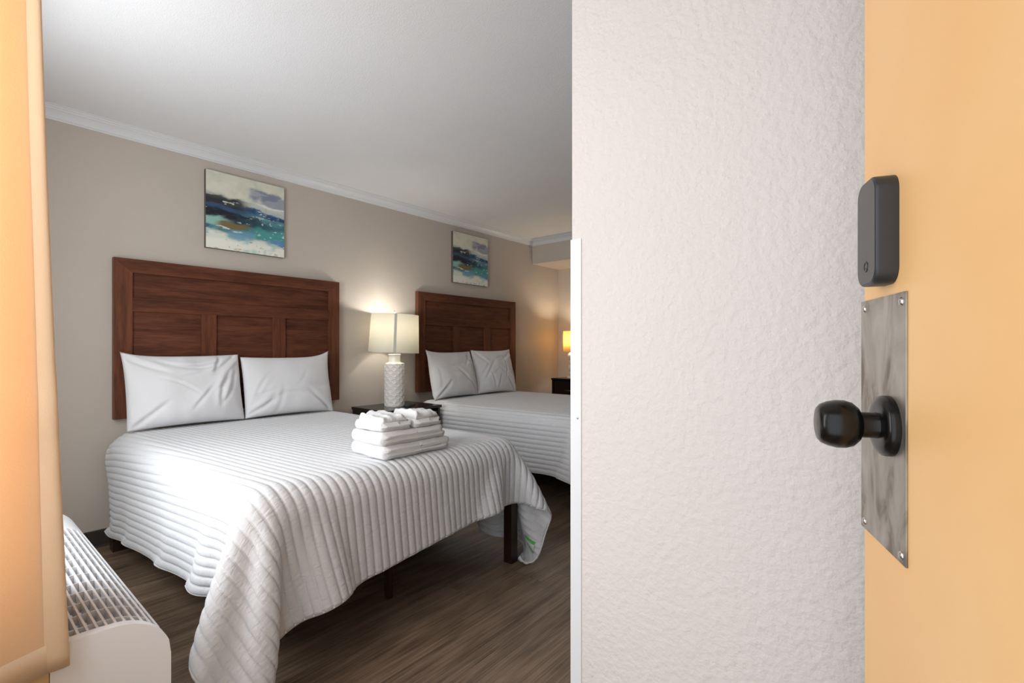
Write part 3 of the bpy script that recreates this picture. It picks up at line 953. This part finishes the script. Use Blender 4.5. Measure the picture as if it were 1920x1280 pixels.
# ------------------------------------------------------------------ nightstand, lamp, remote
ns = empty('nightstand', (.01, 2.205, 0)); tag(ns, 'dark espresso nightstand between the beds under the ceramic lamp', 'nightstand')
NW, ND, NH = .575, .455, .649
box('table_top', 0, ND, 0, NW, NH - .022, NH, M['espresso'], ns, .002)
box('side_panel', .004, ND - .012, .008, .03, .0, NH - .022, M['espresso'], ns, .0015)
box('side_panel', .004, ND - .012, NW - .03, NW - .008, .0, NH - .022, M['espresso'], ns, .0015)
box('back_panel', .006, .014, .03, NW - .03, .06, NH - .022, M['espresso'], ns)
box('plinth', .03, ND - .03, .03, NW - .03, 0, .06, M['espresso'], ns)
box('bottom_panel', .014, ND - .016, .03, NW - .03, .06, .078, M['espresso'], ns)
for (z0, z1) in ((.085, .345), (.352, .600)):
    d = box('drawer', .05, ND - .018, .034, NW - .034, z0, z1, M['espresso'], ns, .002)
    tube('handle', [(ND - .018, NW / 2 - .06, (z0 + z1) / 2), (ND + .008, NW / 2 - .06, (z0 + z1) / 2), (ND + .008, NW / 2 + .06, (z0 + z1) / 2), (ND - .018, NW / 2 + .06, (z0 + z1) / 2)], .005, M['chrome'], d, 8)

lamp = empty('table_lamp', (.222, 2.474, NH)); tag(lamp, 'white embossed ceramic table lamp with cream drum shade on the nightstand', 'lamp')
# embossed cylinder: interlocking ring pattern raised from the wall
nseg, nz = 176, 150
vs, fs = [], []
HB, RB = .356, .081
def emboss(a, z):
    u = a / (2 * math.pi) * 9.0; w = z / .052
    best = 9.0
    for off in (0.0, .5):
        uu = (u + off) % 1.0 - .5; ww = (w + off) % 1.0 - .5
        d = abs(math.hypot(uu, ww * 1.0) - .36)
        best = min(best, d)
        uu2 = abs((u + off) % 1.0 - .5)
    return .0034 * max(0.0, 1 - (best / .11) ** 2) ** .5 if best < .11 else 0.0
for j in range(nz + 1):
    z = HB * j / nz
    edge = min(1, z / .012, (HB - z) / .012)
    for i in range(nseg):
        a = 2 * math.pi * i / nseg
        r = RB + (emboss(a, z) - .001) * edge
        if z > HB - .008: r -= (z - (HB - .008)) ** 2 / .008 * .8
        vs.append((r * math.cos(a), r * math.sin(a), z))
for j in range(nz):
    for i in range(nseg):
        k = (i + 1) % nseg
        fs.append((j * nseg + i, j * nseg + k, (j + 1) * nseg + k, (j + 1) * nseg + i))
fs.append(tuple(range(nseg))[::-1])
lb = from_py('lamp_base', vs, fs, M['ceramic'], lamp, True)
ln = lathe('lamp_neck', [(.079, .352), (.060, .360), (.050, .366), (.0475, .374), (.0475, .412), (.050, .417), (.0525, .420), (.0525, .428), (.047, .431), (.0, .431)], M['ceramic'], lamp, 48); autosmooth(ln, 40)
lathe('lamp_stem', [(.007, .43), (.007, .56), (.013, .565), (.013, .60), (0, .60)], M['chrome'], lamp, 16)
lathe('bulb', [(.012, .60), (.016, .62), (.028, .645), (.030, .665), (.022, .69), (0, .70)], M['ceramic'], lamp, 20)
sh = lathe('lamp_shade', [(.205, -.157), (.2055, -.155), (.192, .158), (.190, .158), (.203, -.155), (.205, -.157)], M['shade_cream'], lamp, 72)
sh.location = (0, 0, .60); sh.rotation_euler = (0, 0, 0)
tilt = Matrix.Rotation(math.radians(2.2), 4, Vector((-math.sin(YAW), math.cos(YAW), 0)))
sh.matrix_local = Matrix.Translation((0, 0, .60)) @ tilt
# seam tape of the shade, facing into the room
sa0 = math.atan2(CY - 2.474, CX - .222) + .03
vs = []
for (r, z) in ((.2062, -.155), (.1930, .157)):
    for da in (-.05, .05):
        for rr_ in (0, .0012):
            a = sa0 + da; vs.append(((r + rr_) * math.cos(a), (r + rr_) * math.sin(a), z))
from_py('shade_seam', vs, [(1, 3, 7, 5), (0, 4, 6, 2), (0, 1, 5, 4), (2, 6, 7, 3), (4, 5, 7, 6), (0, 2, 3, 1)], M['seam'], sh)
lathe('finial', [(.003, .70), (.003, .768), (.007, .772), (.008, .782), (.004, .792), (0, .793)], M['ceramic'], lamp, 16)
hp = [( .055 * math.sin(t), 0, .60 + .085 - .085 * math.cos(t) + .0) for t in np.linspace(.15, 2 * math.pi - .15, 40)]
tube('harp', [(x, 0, z) for (x, y, z) in hp], .0018, M['chrome'], lamp, 6)
for k in range(3):
    a = k * 2 * math.pi / 3
    tube('spider', [(0, 0, .755), (.19 * math.cos(a), .19 * math.sin(a), .748)], .0016, M['chrome'], sh if False else lamp, 6)
def bulb_light(name, loc, w, col, r=.035):
    l = bpy.data.lights.new(name, 'POINT'); l.energy = w; l.color = col; l.shadow_soft_size = r
    o = bpy.data.objects.new(name, l); COL.objects.link(o); o.location = loc
bulb_light('ceramic_lamp_light', (.222, 2.474, NH + .70), 8.0, (1, .96, .90))

rc = empty('remote_control', (.335, 2.545, NH), math.radians(28)); tag(rc, 'small black remote control on the nightstand by the lamp', 'remote')
box('body', -.022, .022, -.065, .065, 0.0, .017, M['black_plastic'], rc, .006, 3)
for a in range(3):
    for b in range(5):
        box('button', -.014 + a * .011, -.007 + a * .011, -.045 + b * .017, -.036 + b * .017, .0168, .0186, M['black_mark'], rc, .001, 1)

# ------------------------------------------------------------------ back cabinet and amber lamp
cb = empty('cabinet', (.20, 4.752, 0)); tag(cb, 'dark espresso cabinet in the far corner under the soffit', 'cabinet')
CW, CDp, CH = .62, .43, .770
box('cabinet_top', 0, CW, 0, CDp, CH - .02, CH, M['espresso'], cb, .002)
box('side_panel', .006, .03, .008, CDp - .006, 0, CH - .02, M['espresso'], cb, .0015)
box('side_panel', CW - .03, CW - .006, .008, CDp - .006, 0, CH - .02, M['espresso'], cb, .0015)
box('back_panel', .03, CW - .03, CDp - .02, CDp - .008, .05, CH - .02, M['espresso'], cb)
box('plinth', .03, CW - .03, .04, CDp - .04, 0, .06, M['espresso'], cb)
for (z0, z1) in ((.07, .29), (.297, .52), (.527, .742)):
    d = box('drawer', .034, CW - .034, .014, CDp - .05, z0, z1, M['espresso'], cb, .002)
    zc = (z0 + z1) / 2
    tube('handle', [(CW / 2 - .10, .014, zc), (CW / 2 - .10, -.014, zc), (CW / 2 + .10, -.014, zc), (CW / 2 + .10, .014, zc)], .005, M['chrome'], d, 8)
l2 = empty('bedside_lamp', (.372, 4.955, CH)); tag(l2, 'lit amber shade lamp with milky glass bead base on the corner cabinet', 'lamp')
lathe('lamp_foot', [(0, .018), (.05, .016), (.066, .010), (.068, 0), (0, 0)], M['glass_bead'], l2, 36)
def bead(z, r, sq=1.0, ox=0):
    prof = [(r * math.sin(t), z - r * sq * math.cos(t)) for t in np.linspace(0, math.pi, 17)]
    o = lathe('glass_bead', prof, M['glass_bead'], l2, 32); o.location.x = ox
bead(.058, .046, .9, .008); bead(.128, .050, .85, -.012); bead(.190, .045, .75, .006); bead(.258, .060, .9, 0)
lathe('lamp_stem', [(.006, .29), (.006, .42), (.012, .42), (.012, .45), (0, .45)], M['chrome'], l2, 14)
lathe('lamp_shade', [(.112, .318), (.112, .560), (.110, .560), (.110, .318), (.112, .318)], M['shade_amber'], l2, 56)
for k in range(3):
    a = k * 2 * math.pi / 3 + .4
    tube('spider', [(0, 0, .43), (.11 * math.cos(a), .11 * math.sin(a), .55)], .0016, M['chrome'], l2, 6)
bulb_light('amber_lamp_light', (.372, 4.955, CH + .47), 9, (1, .88, .70), .03)

# ------------------------------------------------------------------ wall air conditioner
ac = empty('air_conditioner', (1.715, .149, 0)); tag(ac, 'white wall air conditioner with slotted top grille beneath the orange curtain', 'air conditioner')
AX0, AX1 = -.565, .550        # local x
def ac_prof(inset=0.0):
    p = [(.0, .06), (.0, .525)]
    for k in range(5):
        a = math.pi - math.pi / 2 * k / 4; p.append((.018 + .018 * math.cos(a), .525 + .018 * math.sin(a)))
    p += [(.05, .544), (.08, .543)]
    for k in range(13):
        a = math.pi / 2 - math.radians(72) * k / 12
        p.append((.090 + .112 * math.cos(a) * 1.0, .440 + .102 * math.sin(a)))
    p += [(.1985, .455), (.2005, .44), (.2005, .10), (.185, .06)]
    return p
prof = ac_prof()
def ac_seg(name, x0, x1, pr=prof, mat=M['ac_white'], bev=0):
    o = prism(name, pr, 'X', x0, x1, mat, ac); autosmooth(o, 32); return o
ac_seg('end_cap', AX0, AX0 + .24); ac_seg('end_cap', AX1 - .022, AX1)
# body below the grille: back strip, front strip, inner well
gx0, gx1 = AX0 + .24, AX1 - .022
low = [(.0, .06), (.0, .525)] + prof[2:8] + [(.022, .543), (.022, .45), (.186, .38), (.186, .463)] + [q for q in prof[9:] if q[0] > .190 and q[1] > .3] + [(.2005, .10), (.185, .06)]
low = [(.0, .06), (.0, .525)] + prof[2:7] + [(.024, .543), (.024, .46), (.185, .385), (.185, .4905), (.1905, .4835), (.1965, .4715), (.1985, .455), (.2005, .44), (.2005, .10), (.185, .06)]
ac_seg('housing', gx0, gx1, low)
grille = empty('grille'); grille.parent = ac
box('vent_floor', gx0, gx1, .024, .185, .4565, .459, M['ac_slat'], grille)
def top_z(y):
    if y <= .090: return .5435
    return .440 + .102 * math.sqrt(max(0, 1 - ((y - .090) / .112) ** 2))
nb = 11
for k in range(nb):                      # long blades along x
    y = .030 + (.182 - .030) * k / (nb - 1)
    zt = top_z(y) - .001
    b_ = box('slat', gx0, gx1, y - .0020, y + .0020, zt - .026, zt, M['ac_slat'], grille)
nf = 13
for k in range(nf):                      # cross fins following the curve
    x = gx0 + (gx1 - gx0) * (k + .5) / nf
    ys = np.linspace(.024, .186, 14)
    poly = [(y, top_z(y) - .003) for y in ys] + [(y, top_z(y) - .024) for y in ys[::-1]]
    prism('fin', poly, 'X', x - .0012, x + .0012, M['ac_slat'], grille)
# pine box behind it
sb = tag(box('sleeve_box', 1.155, 2.262, YF + .003, .1485, 0.0, .505, M['pine'], None, .002), 'pale pine box behind the white air conditioner', 'wooden box')

# ------------------------------------------------------------------ curtain
def curtain():
    z0, z1 = .552, 2.20
    nzz, ns_ = 60, 300
    vs, fs = [], []
    for j in range(nzz + 1):
        f = j / nzz
        amp = .082 * (1 - f) ** .8 + .034 * (1 - (1 - f) ** .8)
        amp = .034 + .050 * (1 - f) ** .75
        yc = .088 - .004 * f
        for i in range(ns_ + 1):
            s = i / ns_
            ph = s * 2 * math.pi * 4.5
            k_ = min(1, max(0, (s - .155) / .05)); zb = .505 + .042 * k_ * k_ * (3 - 2 * k_)
            z = zb + (z1 - zb) * f
            X = 2.322 - .36 * s + .012 * math.sin(2 * ph) * 1.0 + .004 * math.sin(7 * f + 3 * s)
            Yv = yc - amp * math.cos(ph) + .004 * math.sin(5 * f + ph * .7)
            X += .006 * math.sin(z * 5.0 + 1.2) * (1 - s)
            if abs(z - (1.02 + .05 * s)) < .06 and s < .2: X += .006 * math.cos((z - 1.02) / .06 * math.pi / 2)
            vs.append((X, Yv, z))
    w = ns_ + 1
    for j in range(nzz):
        for i in range(ns_):
            fs.append((j * w + i, j * w + i + 1, (j + 1) * w + i + 1, (j + 1) * w + i))
    o = from_py('curtain', vs, fs, M['curtain'], None, True)
    md = o.modifiers.new('thickness', 'SOLIDIFY'); md.thickness = .0016; md.offset = 0
    tag(o, 'orange window curtain gathered beside the air conditioner', 'curtain')
    # hem: doubled band along the bottom
    hv, hf = [], []
    for j in range(3):
        for i in range(w):
            a = Vector(vs[i]); b = Vector(vs[2 * w + i])
            ii = min(max(i, 1), w - 2)
            d = Vector(vs[ii + 1]) - Vector(vs[ii - 1]); nrm = Vector((-d.y, d.x, 0)).normalized()
            base = a.lerp(b, (.0, .5, .96)[j])
            hv.append((base.x - nrm.x * .0022, base.y - nrm.y * .0022, base.z - (.001 if j == 0 else 0)))
    for j in range(2):
        for i in range(w - 1):
            hf.append((j * w + i, j * w + i + 1, (j + 1) * w + i + 1, (j + 1) * w + i))
    h = from_py('hem', hv, hf, M['curtain'], o, True)
    md = h.modifiers.new('thickness', 'SOLIDIFY'); md.thickness = .001
    return o
curtain()
rod = empty('curtain_rod', (1.81, .075, 2.215)); tag(rod, 'white curtain rod above the window holding the orange curtain', 'curtain rod')
tube('rod', [(-.90, 0, 0), (.90, 0, 0)], .012, M['trim'], rod, 12)
for x in (-.87, .87):
    box('bracket', x - .01, x + .01, YF - .075, .008, -.02, .012, M['trim'], rod, .003)
